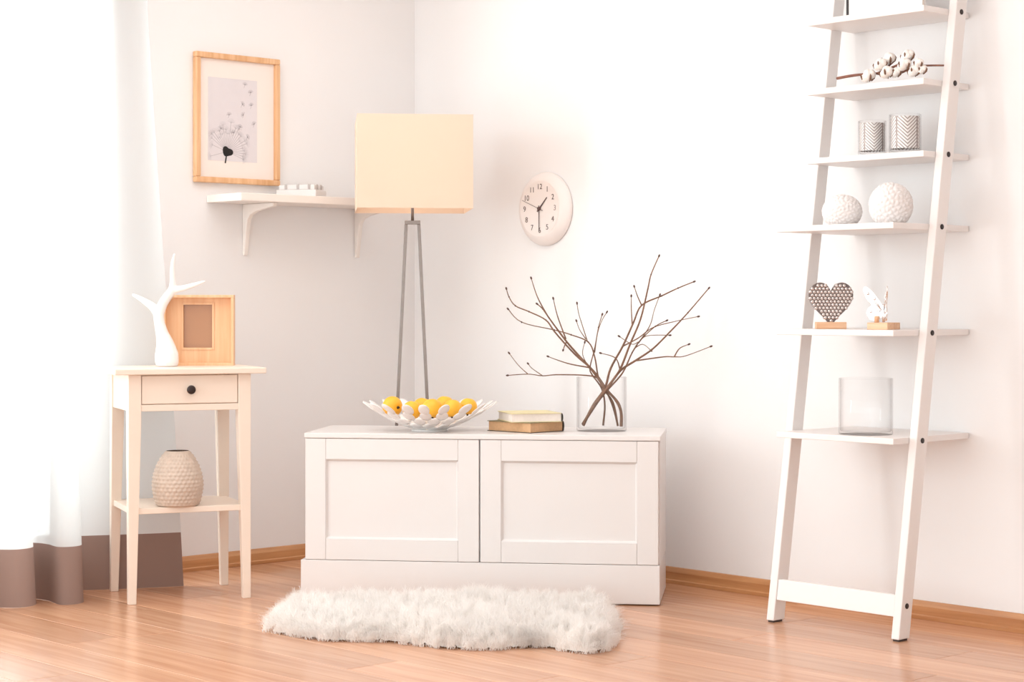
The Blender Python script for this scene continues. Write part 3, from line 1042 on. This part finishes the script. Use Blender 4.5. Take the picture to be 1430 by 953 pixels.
def relief_ball(name, label, k, px_, v, w_, h_, seed):
    t_ = thing(name, label, 'ornament', on_tier(k, px_, v), 0, 'white relief ball ornaments')
    nu, nv = 128, 72
    cz = h_ * 0.5
    vs, fs = [], []
    th = np.linspace(0, PI, nv + 1)[:, None]; ph = (np.arange(nu) * 2 * PI / nu + seed)[None, :]
    d = np.stack([np.sin(th) * np.cos(ph), np.sin(th) * np.sin(ph), -np.cos(th) * np.ones_like(ph)], -1).reshape(-1, 3)
    dots = d @ FN.T
    top2 = np.sort(dots, axis=1)[:, -2:]
    a1 = np.arccos(np.clip(top2[:, 1], -1, 1)); a2 = np.arccos(np.clip(top2[:, 0], -1, 1))
    edge = np.clip((a2 - a1) / 0.10, 0, 1)
    s = 1 + 0.06 * (edge - 0.7)
    P = d * s[:, None] * np.array([w_ / 2, w_ / 2, h_ * 0.56])
    P[:, 2] = np.maximum(P[:, 2] + h_ * 0.46, 0.0)
    for i in range(nv):
        for q_ in range(nu):
            l = (q_ + 1) % nu
            fs.append((i * nu + q_, i * nu + l, (i + 1) * nu + l, (i + 1) * nu + q_))
    MB().add(P.tolist(), fs, True).build('ball_body', 'ceramic_relief', t_)
    return t_


relief_ball('relief_ball', 'smaller white ceramic ball with a bumpy relief, beside a larger one', 2, 1176, 0.29, 0.126, 0.098, 0.3)
relief_ball('relief_ball', 'larger white ceramic ball with a bumpy relief, beside a smaller one', 2, 1244, 0.27, 0.136, 0.128, 1.1)

# candle holders with silver sleeve
def candle(label, px_, v, r, h):
    t_ = thing('candle_holder', label, 'candle holder', on_tier(3, px_, v), 0, 'glass candle holders with silver sleeves')
    glass_cyl(t_, r, h, 0.003, 0.008)
    n = 64
    ri = r - 0.0045
    me = bpy.data.meshes.new('sleeve')
    vs, fs = [], []
    for j, z in enumerate((0.016, h - 0.008)):
        for k in range(n):
            a = 2 * PI * k / n
            vs.append((ri * math.cos(a), ri * math.sin(a), z))
    for k in range(n):
        fs.append((k, (k + 1) % n, n + (k + 1) % n, n + k))
    me.from_pydata(vs, [], fs)
    uv = me.uv_layers.new(name='UVMap')
    for p in me.polygons:
        p.use_smooth = True
        k = p.index
        for li, c in zip(p.loop_indices, ((k / n, 0), ((k + 1) / n, 0), ((k + 1) / n, 1), (k / n, 1))):
            uv.data[li].uv = c
    me.materials.append(M['leaf_metal'])
    o = bpy.data.objects.new('sleeve', me); COL.objects.link(o); o.parent = t_
    return t_


candle('smaller glass candle holder with silver leaf-cut sleeve, beside a taller one', 1218, 0.17, 0.045, 0.113)
candle('taller glass candle holder with silver leaf-cut sleeve, beside a smaller one', 1264, 0.17, 0.050, 0.125)

# cotton branch on the fifth tier
cv = 0.205
cb0 = on_tier(4, 1235, cv)
cot = thing('cotton_branch', 'brown cotton branch with fluffy white bolls lying on the ladder shelf', 'branch', cb0)


def cpx(x, y, v=cv):
    return on_plane(x, y, 1, -v) - cb0


# rows are shifted so that the lowest bolls rest on the board
yb = 425 - (TZ[4] - CAMH) / (cb0 - CAM).dot(Vector((-math.sin(YAW), math.cos(YAW), 0))) * FPX
shf = yb - 114.5
main = spline([cpx(x, y + shf, v) for x, y, v in ((1169, 107, .20), (1185, 104, .205), (1200, 102, .20), (1215, 101, .20), (1228, 99, .20), (1238, 92, .19), (1246, 85, .18))], 5)
MB().tube(main, [0.0048 - 0.0016 * i / len(main) for i in range(len(main))], 10).build('stem', 'cotton_stem', cot)
for a in (((1224, 100, .2), (1240, 103, .2), (1256, 100, .2), (1270, 94, .2), (1284, 90, .19), (1300, 89, .18), (1318, 89, .17)), ((1232, 97, .2), (1250, 90, .21), (1262, 84, .21), (1270, 80, .21))):
    pp = spline([cpx(x, y + shf, v) for x, y, v in a], 5)
    MB().tube(pp, [0.004 - 0.001 * i / len(pp) for i in range(len(pp))], 8).build('side_stem', 'cotton_stem', cot)
for (x, y, v, r) in ((1213, 104, .225, .019), (1230, 88, .225, .018), (1242, 80, .20, .018), (1239, 99, .225, .019), (1252, 99, .21, .015), (1268, 76, .20, .018), (1263, 88, .225, .018), (1277, 97, .215, .017), (1288, 95, .205, .014), (1283, 86, .21, .014)):
    r *= 1.16
    c_ = cpx(x, y + shf, v)
    bl = MB()
    ax = [Vector((math.cos(2 * PI * k / 4 + x), math.sin(2 * PI * k / 4 + x) * .8, math.sin(2 * PI * k / 4 + x + 1) * .55)) for k in range(4)] + [Vector((0, -0.3, .7))]
    for d in ax:
        bl.ball(tuple(d * r * 0.42), r * 0.68, 14, 9, disp=lambda q_: 1 + 0.05 * math.sin(q_.x * 9 + q_.z * 7) + .04 * math.sin(q_.y * 13))
    bo = bl.build('cotton_boll', 'cotton_fluff', cot, loc=c_)
    hk = MB()
    for k in range(4):
        a = 2 * PI * k / 4 + x * .7
        e1 = Vector((math.cos(a), math.sin(a) * .75, 0.15 * math.sin(3 * a)))
        hk.tube([e1 * r * .45 + Vector((0, 0, -r * .75)), e1 * r * .95 + Vector((0, -r * .1, -r * .35)), e1 * r * 1.16 + Vector((0, -r * .15, r * .1)), e1 * r * 1.1 + Vector((0, -r * .2, r * .35))], [.0016, .0036, .0028, .0006], 6)
    hk.build('husk', 'cotton_husk', bo)

# white book with a black spine on the highest tier, cut by the top of the picture
fp_ = on_tier(5, 1184, 0.2)
tf = thing('upright_book', 'white book with a black spine standing on the highest ladder tier', 'book', fp_, math.radians(8))
MB().bx(0, 0.010, -0.012, 0.012, 0, 0.27).build('spine', 'bolt_black', tf, bevel=0.002)
for y in (-0.012, 0.0095):
    MB().bx(0.0102, 0.27, y, y + 0.0025, 0, 0.27).build('cover', 'white_paint', tf, bevel=0.0006)
MB().bx(0.0102, 0.266, -0.0094, 0.0094, 0.003, 0.267).build('pages', 'book_pages', tf)

# ------------------------------------------------------------------ bowl of fruit
BZ = 6.74
bc = cam_xy((600 - CX) / FPX * BZ, BZ); bc.z = CT
bowl = thing('petal_bowl', 'shallow white openwork bowl made of overlapping petal discs', 'bowl', bc, 0.2)
BR, BH = 0.238, 0.094


def bz_of(r):
    u = max(0, (r - 0.05) / (BR - 0.05))
    return 0.005 + BH * (0.75 * u ** 1.6 + 0.25 * u)


def petal_mesh(a, b, th=0.0032, n=20):
    """oval disc, long axis along x, slightly cupped"""
    vs = []
    for zz in (-th / 2, th / 2):
        for rr_ in (0.0, 0.6, 1.0):
            for k in range(n):
                q_ = 2 * PI * k / n
                x, y = rr_ * a * math.cos(q_), rr_ * b * math.sin(q_)
                vs.append((x, y, zz + 0.09 * (rr_ * b) ** 2 / b - (0.0 if rr_ < 1 else 0.0005 * (1 if zz > 0 else -1))))
    fs = []
    for side in (0, 1):
        o = side * 3 * n
        for j in (0, 1):
            for k in range(n):
                l = (k + 1) % n
                f_ = (o + j * n + k, o + (j + 1) * n + k, o + (j + 1) * n + l, o + j * n + l)
                fs.append(f_ if side else f_[::-1])
    for k in range(n):
        l = (k + 1) % n
        fs.append((2 * n + k, 2 * n + l, 5 * n + l, 5 * n + k))
    return MB().add(vs, fs, True).mesh('petal', 'ceramic_white', weld=True)


rings = [(0.060, 8, 0.026, 0.022, 0.0), (0.096, 12, 0.026, 0.022, 0.3), (0.134, 15, 0.026, 0.0215, 0.1), (0.172, 17, 0.029, 0.0205, 0.32), (0.211, 19, 0.033, 0.0195, 0.05)]
MB().lathe([(0.03, 0.0), (0.062, 0.0), (0.066, 0.004), (0.03, 0.007)], 32).build('bowl_base', 'ceramic_white', bowl)
for rad, n, a, b, ph in rings:
    me = petal_mesh(a, b)
    for k in range(n):
        q_ = 2 * PI * (k + ph) / n + (random.random() - .5) * 0.08
        sl = math.atan2(bz_of(rad + .01) - bz_of(rad - .01), 0.02)
        o = bpy.data.objects.new('petal', me); COL.objects.link(o); o.parent = bowl
        o.rotation_euler = (random.uniform(-.15, .15), -sl, q_)
        o.rotation_mode = 'XYZ'
        o.location = (rad * math.cos(q_), rad * math.sin(q_), bz_of(rad) + 0.003)
# fruit
def fruit_mesh(r):
    mb = MB()
    def disp(d):
        t_ = math.acos(max(-1, min(1, d.z)))
        return 1 - 0.10 * math.exp(-(t_ / 0.30) ** 2) - 0.05 * math.exp(-((PI - t_) / 0.25) ** 2)
    mb.ball((0, 0, 0), (r, r, r * 0.95), 32, 24, disp)
    return mb.mesh('fruit_skin', 'fruit_yellow', weld=True)


FR = [(548, 0.036, 6.70, (0.9, -0.25, 0.3), 568, 'yellow fruit whose dark stem end faces out of the bowl'),
      (575.5, 0.0335, 6.66, (0.2, 0.5, 0), 573, 'golden yellow fruit right beside the one showing its dark stem end'), (603.5, 0.036, 6.655, (-.3, 0.2, 1), 571, 'golden yellow fruit at the front of the petal bowl, in its middle'), (632, 0.0335, 6.665, (0.3, -.6, 0), 571, 'golden yellow fruit beside the smallest fruit in the petal bowl'),
      (654, 0.031, 6.725, (0.5, 0.2, 0), 568, 'smallest golden yellow fruit, resting on the petals towards the books'), (590, 0.035, 6.80, (0, 0.5, 0), 569, None), (621, 0.034, 6.81, (0.6, 0, 0), 566, None)]
for x, r, Z, rot, yy, lab in FR:
    p = at_depth(x, yy, Z)
    rl = Vector((p.x - bc.x, p.y - bc.y)).length
    p.z = max(p.z, CT + bz_of(rl + r * 0.2) + r * 0.98)
    t_ = thing('yellow_fruit', lab or 'golden yellow fruit at the back of the petal bowl, towards the lamp', 'fruit', (p.x, p.y, p.z - 0.0), 0, 'yellow fruit in the petal bowl')
    sk = bpy.data.objects.new('skin', fruit_mesh(r)); COL.objects.link(sk); sk.parent = t_
    if 'whose' in (lab or ''):
        # stem end turned to the viewer's right
        v = (CAM - p).normalized() * 0.75 + Vector((math.cos(YAW), math.sin(YAW), 0)) * 0.62 + Vector((0, 0, -0.12))
        sk.rotation_euler = v.to_track_quat('Z', 'Y').to_euler()
    else:
        sk.rotation_euler = (2.9 + 0.2 * rot[0], 0.2 * rot[1], rot[2])
    MB().tube([(0, 0, r * .78), (0.001, 0, r * .92), (0.002, 0.001, r * 1.0)], [0.0035, 0.003, 0.0035], 8).ball((0, 0, r * .85), (.006, .006, .003), 10, 6).build('stem', 'fruit_stem', sk)

# ------------------------------------------------------------------ books
def book(name, label, F, ang, W_, L_, T_, cover, spine, pages, z):
    t_ = thing(name, label, 'book', (F.x, F.y, z), ang, 'books stacked on the cabinet')
    c = 0.0022
    MB().bx(0, W_ - .004, 0, L_, 0, c).build('cover', spine if cover == 'book_cover_green' else cover, t_, bevel=0.0005)
    MB().bx(0, W_ - .004, 0, L_, T_ - c, T_).build('cover', cover, t_, bevel=0.0005)
    # rounded spine
    ps = []
    for k in range(9):
        a = -PI / 2 + PI * k / 8
        ps.append((W_ - .004 + 0.006 * math.cos(a), T_ / 2 + T_ / 2 * math.sin(a)))
    MB().prism(ps, 0, L_, axis=1).build('spine', spine, t_)
    MB().bx(0.004, W_ - .0045, 0.004, L_ - .004, c + .0001, T_ - c - .0001).build('pages', pages, t_)
    return t_


F1 = cam_xy((741 - CX) / FPX * 6.60, 6.60)
book('hardback_book', 'thicker book with tan page edges and dull green cover, lower of two', F1, YAW + math.radians(46), 0.17, 0.21, 0.036, 'book_cover_green', 'book_spine_dark', 'book_pages_tan', CT)
F2 = cam_xy((714 - CX) / FPX * 6.615, 6.615)
book('hardback_book', 'pale yellow book with white page edges lying on top of another', F2, YAW + math.radians(15), 0.185, 0.19, 0.031, 'book_cover_pale', 'book_spine_dark', 'book_pages', CT + 0.0362)

# ------------------------------------------------------------------ glass vase with twigs
VZ = 6.74
vc = cam_xy((840 - CX) / FPX * VZ, VZ); vc.z = CT
gv = thing('glass_vase', 'clear glass cylinder vase holding bare twigs on the white cabinet', 'vase', vc)
glass_cyl(gv, 0.088, 0.190)


def zpt(zx, zy, d):
    return at_depth(680 + zx / 3.403, 340 + zy / 3.403, VZ + d)


def twig(label, stem, subs, r0=0.0042, d0=0.0, d1=0.0, buds=True):
    if stem[0][1] < 840:          # every stem stands on the bottom of the vase
        stem = [(stem[0][0] + (22 if stem[0][0] > 570 else -8), 874)] + stem
    n = len(stem)
    dd_ = lambda f_: d0 + (d1 - d0) * f_
    P = [zpt(x, y, dd_(i / (n - 1))) for i, (x, y) in enumerate(stem)]
    # keep the part inside the vase within the glass
    for p in P:
        if p.z < CT + 0.185:
            v = Vector((p.x - vc.x, p.y - vc.y)); lim = 0.070
            if v.length > lim:
                v = v.normalized() * lim; p.x, p.y = vc.x + v.x, vc.y + v.y
            p.z = max(p.z, CT + 0.0165)
    base = P[0].copy()
    t_ = thing('twig', label, 'twig', base, 0, 'bare twigs in the glass vase')
    pts = spline([p - base for p in P], 5)
    MB().tube(pts, [max(0.0016, 1.12 * r0 * (1 - 0.68 * i / len(pts))) for i in range(len(pts))], 8).build('stem', 'bark', t_)
    ends = [(P[-1], P[-1] - P[-2])]
    # nodes: small swellings along the stem
    for k in range(2, n - 1):
        ends.append((P[k], None))
    for sb_ in subs:
        x0, y0 = sb_[0]
        # depth where the side twig leaves the stem
        j = min(range(n), key=lambda i: (stem[i][0] - x0) ** 2 + (stem[i][1] - y0) ** 2)
        f0 = j / (n - 1)
        m = len(sb_)
        Q = [zpt(x, y, dd_(f0) + (0.03 * (1 if (x0 + y0) % 2 else -1)) * i / max(1, m - 1)) for i, (x, y) in enumerate(sb_)]
        qs = spline([p - base for p in Q], 5)
        MB().tube(qs, [max(0.0013, r0 * 0.55 * (1 - 0.6 * i / len(qs))) for i in range(len(qs))], 7).build('side_twig', 'bark', t_)
        ends.append((Q[-1], Q[-1] - Q[-2]))
    for p, d in ends:
        if d is not None:
            o = MB().ball((0, 0, 0), (0.0034, 0.0034, 0.0062), 8, 6).build('bud', 'bud', t_, loc=p - base)
            o.rotation_euler = d.to_track_quat('Z', 'Y').to_euler()
        elif (p.z > CT + 0.22):
            MB().ball((0, 0, 0), (0.0028, 0.0028, 0.0034), 7, 5).build('bud', 'bud', t_, loc=p - base)
    return t_


LW, RW = 'bare brown twig leaning left out of the glass vase', 'bare brown twig leaning right out of the glass vase'
twig('bare twig arching over the bowl of fruit, its tip curling upward', [(655, 815), (625, 760), (570, 695), (505, 605), (420, 530), (325, 425), (280, 365), (200, 325), (135, 297), (105, 255), (92, 215)], [], d0=-.03, d1=0.10)
twig('bare twig with a blunt cut end and tall thin side shoots', [(650, 800), (612, 745), (562, 690), (497, 600), (440, 538), (382, 472), (335, 410), (295, 355), (265, 312), (238, 288)],
     [[(285, 340), (240, 255), (210, 165)], [(375, 455), (335, 345), (315, 262)], [(495, 592), (400, 575), (335, 555), (290, 538)], [(378, 468), (368, 490), (362, 508)]], r0=0.005, d0=-.02, d1=-.05)
twig('thin bare twig bending low towards the lamp with two upright shoots', [(600, 760), (560, 700), (530, 640), (512, 540), (482, 470), (400, 435), (320, 412), (165, 375), (100, 312)],
     [[(478, 468), (450, 380), (435, 330), (428, 285)], [(470, 455), (440, 410), (425, 368)]], r0=0.0034, d0=0, d1=0.06)
twig('bare twig lying level over the vase rim above the books', [(600, 780), (570, 710), (530, 645), (470, 628), (330, 625), (265, 630), (195, 622), (98, 628)],
     [[(195, 622), (150, 580), (105, 522)], [(265, 630), (215, 595), (195, 572)]], r0=0.0032, d0=0.03, d1=-.12)
twig('short upright twig in the middle of the glass vase with paired buds', [(560, 770), (545, 690), (500, 625), (490, 590), (512, 500), (530, 400), (548, 338)],
     [[(512, 520), (525, 430), (545, 370), (570, 327)], [(490, 600), (455, 530), (465, 470)]], r0=0.0034, d0=0.03, d1=0.04)
twig('bare twig forking into a long level shoot and a short upright one', [(440, 868), (505, 770), (560, 690), (588, 595), (645, 490), (695, 380), (735, 295), (830, 250), (908, 213), (985, 182)],
     [[(735, 295), (715, 250), (700, 205)], [(645, 490), (720, 450), (790, 400), (900, 370), (1005, 348)], [(690, 385), (686, 310), (686, 250)]], r0=0.0046, d0=-.03, d1=0.05)
twig('tallest bare twig in the glass vase, rising steeply to a dark bud', [(450, 862), (515, 765), (568, 690), (630, 605), (680, 480), (730, 360), (765, 215), (780, 148), (818, 60)],
     [[(632, 600), (610, 545), (540, 522)]], r0=0.0048, d0=-.02, d1=-.06)
twig('long bare twig sweeping out over the cabinet end to a high tip', [(445, 850), (520, 755), (575, 685), (635, 605), (710, 555), (790, 500), (885, 405), (955, 330), (1055, 213)],
     [[(710, 558), (840, 540), (895, 540), (945, 535), (1065, 490)], [(890, 540), (915, 500), (960, 480)]], r0=0.005, d0=-.04, d1=-.02)
twig('short bare twig with crossing shoots among the right-hand stems', [(470, 840), (530, 750), (580, 690), (645, 615), (690, 520), (730, 460), (800, 395), (855, 367)],
     [[(720, 475), (760, 440), (870, 437)], [(728, 462), (775, 390), (795, 318), (822, 245)], [(690, 520), (720, 470), (690, 480), (628, 442)], [(700, 500), (740, 480), (780, 510)]], r0=0.0036, d0=0.02, d1=0.07)

# ------------------------------------------------------------------ sheepskin rug
rug_px = [(362, 884), (380, 868), (405, 858), (440, 855), (480, 853), (520, 851), (570, 854), (620, 851), (680, 852), (740, 853), (800, 852), (840, 853), (862, 862), (870, 880), (866, 900), (855, 911), (815, 916), (775, 911), (746, 907), (690, 911), (640, 910), (590, 906), (540, 900), (490, 899), (445, 898), (415, 893), (390, 889)]
RP = [on_plane(x, y, 2, 0) for x, y in rug_px]
rc = sum(RP, Vector()) / len(RP); rc.z = 0
rug = thing('sheepskin_rug', 'fluffy white sheepskin rug on the floor in front of the cabinet', 'rug', rc)
LP = np.array([(v.x - rc.x, v.y - rc.y) for v in spline(RP, 5)][:-1])
# slight inward offset: the pile hangs over the hide
NPOLY = len(LP)


def poly_dist(P):
    """signed distance (inside positive) of points to the outline"""
    A = LP; B = np.roll(LP, -1, axis=0)
    d = np.full(len(P), 1e9); inside_ = np.zeros(len(P), bool)
    for a, b in zip(A, B):
        ab = b - a
        t_ = np.clip(((P - a) @ ab) / (ab @ ab + 1e-12), 0, 1)
        q_ = a + t_[:, None] * ab
        d = np.minimum(d, np.hypot(*(P - q_).T))
        c_ = ((a[1] > P[:, 1]) != (b[1] > P[:, 1])) & (P[:, 0] < (b[0] - a[0]) * (P[:, 1] - a[1]) / (b[1] - a[1] + 1e-12) + a[0])
        inside_ ^= c_
    return np.where(inside_, d, -d)


cu, cw = np.array([math.cos(YAW), math.sin(YAW)]), np.array([-math.sin(YAW), math.cos(YAW)])


def swell(P):
    u, v = P @ cu, P @ cw
    return 0.5 + 0.28 * np.sin(u * 14 + 1.0 + 2 * np.sin(v * 5)) * np.cos(v * 9 + u * 4) + 0.22 * np.sin(u * 31 + v * 17)


def hgt(P):
    d = np.clip(poly_dist(P), 0, None)
    e = 1 - np.exp(-d / 0.05)
    return 0.008 + e * (0.024 + 0.034 * swell(P))


# hide: grid clipped to the outline
lo_, hi_ = LP.min(0), LP.max(0)
NG = 90
gx = np.linspace(lo_[0], hi_[0], NG); gy = np.linspace(lo_[1], hi_[1], NG)
G = np.stack(np.meshgrid(gx, gy, indexing='ij'), -1).reshape(-1, 2)
dG = poly_dist(G)
hG = hgt(G)
idx = {}
vs, fs = [], []
ins = dG > 0.03
for i in range(NG - 1):
    for j in range(NG - 1):
        c = [i * NG + j, (i + 1) * NG + j, (i + 1) * NG + j + 1, i * NG + j + 1]
        if all(ins[k] for k in c):
            for k in c:
                if k not in idx:
                    idx[k] = len(vs); vs.append((G[k][0], G[k][1], max(0.004, float(hG[k]) * min(1, (dG[k] - 0.03) / 0.04) - 0.006)))
            fs.append(tuple(idx[k] for k in c))
MB().add(vs, fs, True).build('hide', 'fur_skin', rug)
# pile: locks of curved strands
NCL, NST = 3600, 26
cand = rng.uniform(lo_, hi_, (NCL * 4, 2))
dc = poly_dist(cand)
cand = cand[(dc > 0.012) & ((dc < 0.06) | (rng.random(len(dc)) < 0.55))][:NCL]
ncl = len(cand)
dcl = poly_dist(cand)
eps = 0.01
grad = np.stack([poly_dist(cand + [eps, 0]) - poly_dist(cand - [eps, 0]), poly_dist(cand + [0, eps]) - poly_dist(cand - [0, eps])], -1) / (2 * eps)
outw = -grad * np.exp(-np.clip(dcl, 0, 1) / 0.045)[:, None]
lean = rng.normal(0, 0.55, (ncl, 2)) + outw * 0.95 + 0.25 * (-cw)
roots = np.repeat(cand, NST, 0) + rng.normal(0, 0.0075, (ncl * NST, 2))
ok = poly_dist(roots) > 0.006
cl = np.repeat(np.arange(ncl), NST)[ok]
roots = roots[ok]
n = len(roots)
hr = hgt(roots) * np.clip(poly_dist(roots) / 0.05, 0.1, 1)
ln = rng.uniform(0.036, 0.060, n) * np.repeat(rng.uniform(0.8, 1.2, ncl), NST)[ok] * (0.62 + 0.38 * np.clip(poly_dist(roots) / 0.06, 0, 1))
tipoff = lean[cl] * ln[:, None] * 0.62 + (cand[cl] - roots) * 0.7 + rng.normal(0, 0.004, (n, 2))
K = 4
wv = rng.uniform(0, 2 * PI, n)
T = np.linspace(0, 1, K + 1)
pts = np.zeros((n, K + 1, 3))
for k, t_ in enumerate(T):
    bend = t_ ** 1.6
    curl = 0.0055 * math.sin(t_ * 7) * t_
    pts[:, k, 0] = roots[:, 0] + tipoff[:, 0] * bend + curl * np.cos(wv)
    pts[:, k, 1] = roots[:, 1] + tipoff[:, 1] * bend + curl * np.sin(wv)
    up = ln * (t_ - 0.42 * t_ * t_ * np.clip(np.hypot(*lean[cl].T), 0, 1.3))
    pts[:, k, 2] = np.maximum(hr + up - 0.002, 0.002)
    # strands on the edge droop to the floor
wid = rng.uniform(0.0011, 0.0021, n)
ang = rng.uniform(0, PI, n)
side = np.stack([np.cos(ang), np.sin(ang), np.zeros(n)], -1)
V = np.zeros((n, K + 1, 2, 3))
for k, t_ in enumerate(T):
    wk = wid * (1 - 0.8 * t_)
    V[:, k, 0] = pts[:, k] - side * wk[:, None] / 2
    V[:, k, 1] = pts[:, k] + side * wk[:, None] / 2
V = V.reshape(-1, 3)
base_i = (np.arange(n) * (K + 1) * 2)[:, None]
Fq = np.concatenate([np.stack([base_i[:, 0] + 2 * k, base_i[:, 0] + 2 * k + 1, base_i[:, 0] + 2 * k + 3, base_i[:, 0] + 2 * k + 2], -1) for k in range(K)], 0)
me = bpy.data.meshes.new('pile')
me.vertices.add(len(V)); me.vertices.foreach_set('co', V.ravel())
me.loops.add(Fq.size); me.loops.foreach_set('vertex_index', Fq.ravel().astype(np.int32))
me.polygons.add(len(Fq)); me.polygons.foreach_set('loop_start', np.arange(0, Fq.size, 4, dtype=np.int32))
me.polygons.foreach_set('use_smooth', np.ones(len(Fq), bool))
me.update(calc_edges=True)


def fur_mat():
    m = bpy.data.materials.new('fur_strand')
    m.use_nodes = True
    nt = m.node_tree
    nt.nodes.remove(nt.nodes['Principled BSDF'])
    d = nt.nodes.new('ShaderNodeBsdfDiffuse'); t_ = nt.nodes.new('ShaderNodeBsdfTranslucent')
    for s in (d, t_): s.inputs['Color'].default_value = srgb(255, 251, 248)
    mx = nt.nodes.new('ShaderNodeMixShader'); mx.inputs[0].default_value = 0.5
    nt.links.new(d.outputs[0], mx.inputs[1]); nt.links.new(t_.outputs[0], mx.inputs[2])
    nt.links.new(mx.outputs[0], nt.nodes['Material Output'].inputs['Surface'])
    MATS['fur_strand'] = m


fur_mat()
me.materials.append(M['fur_strand'])
po_ = bpy.data.objects.new('pile', me); COL.objects.link(po_); po_.parent = rug; po_['kind'] = 'stuff'
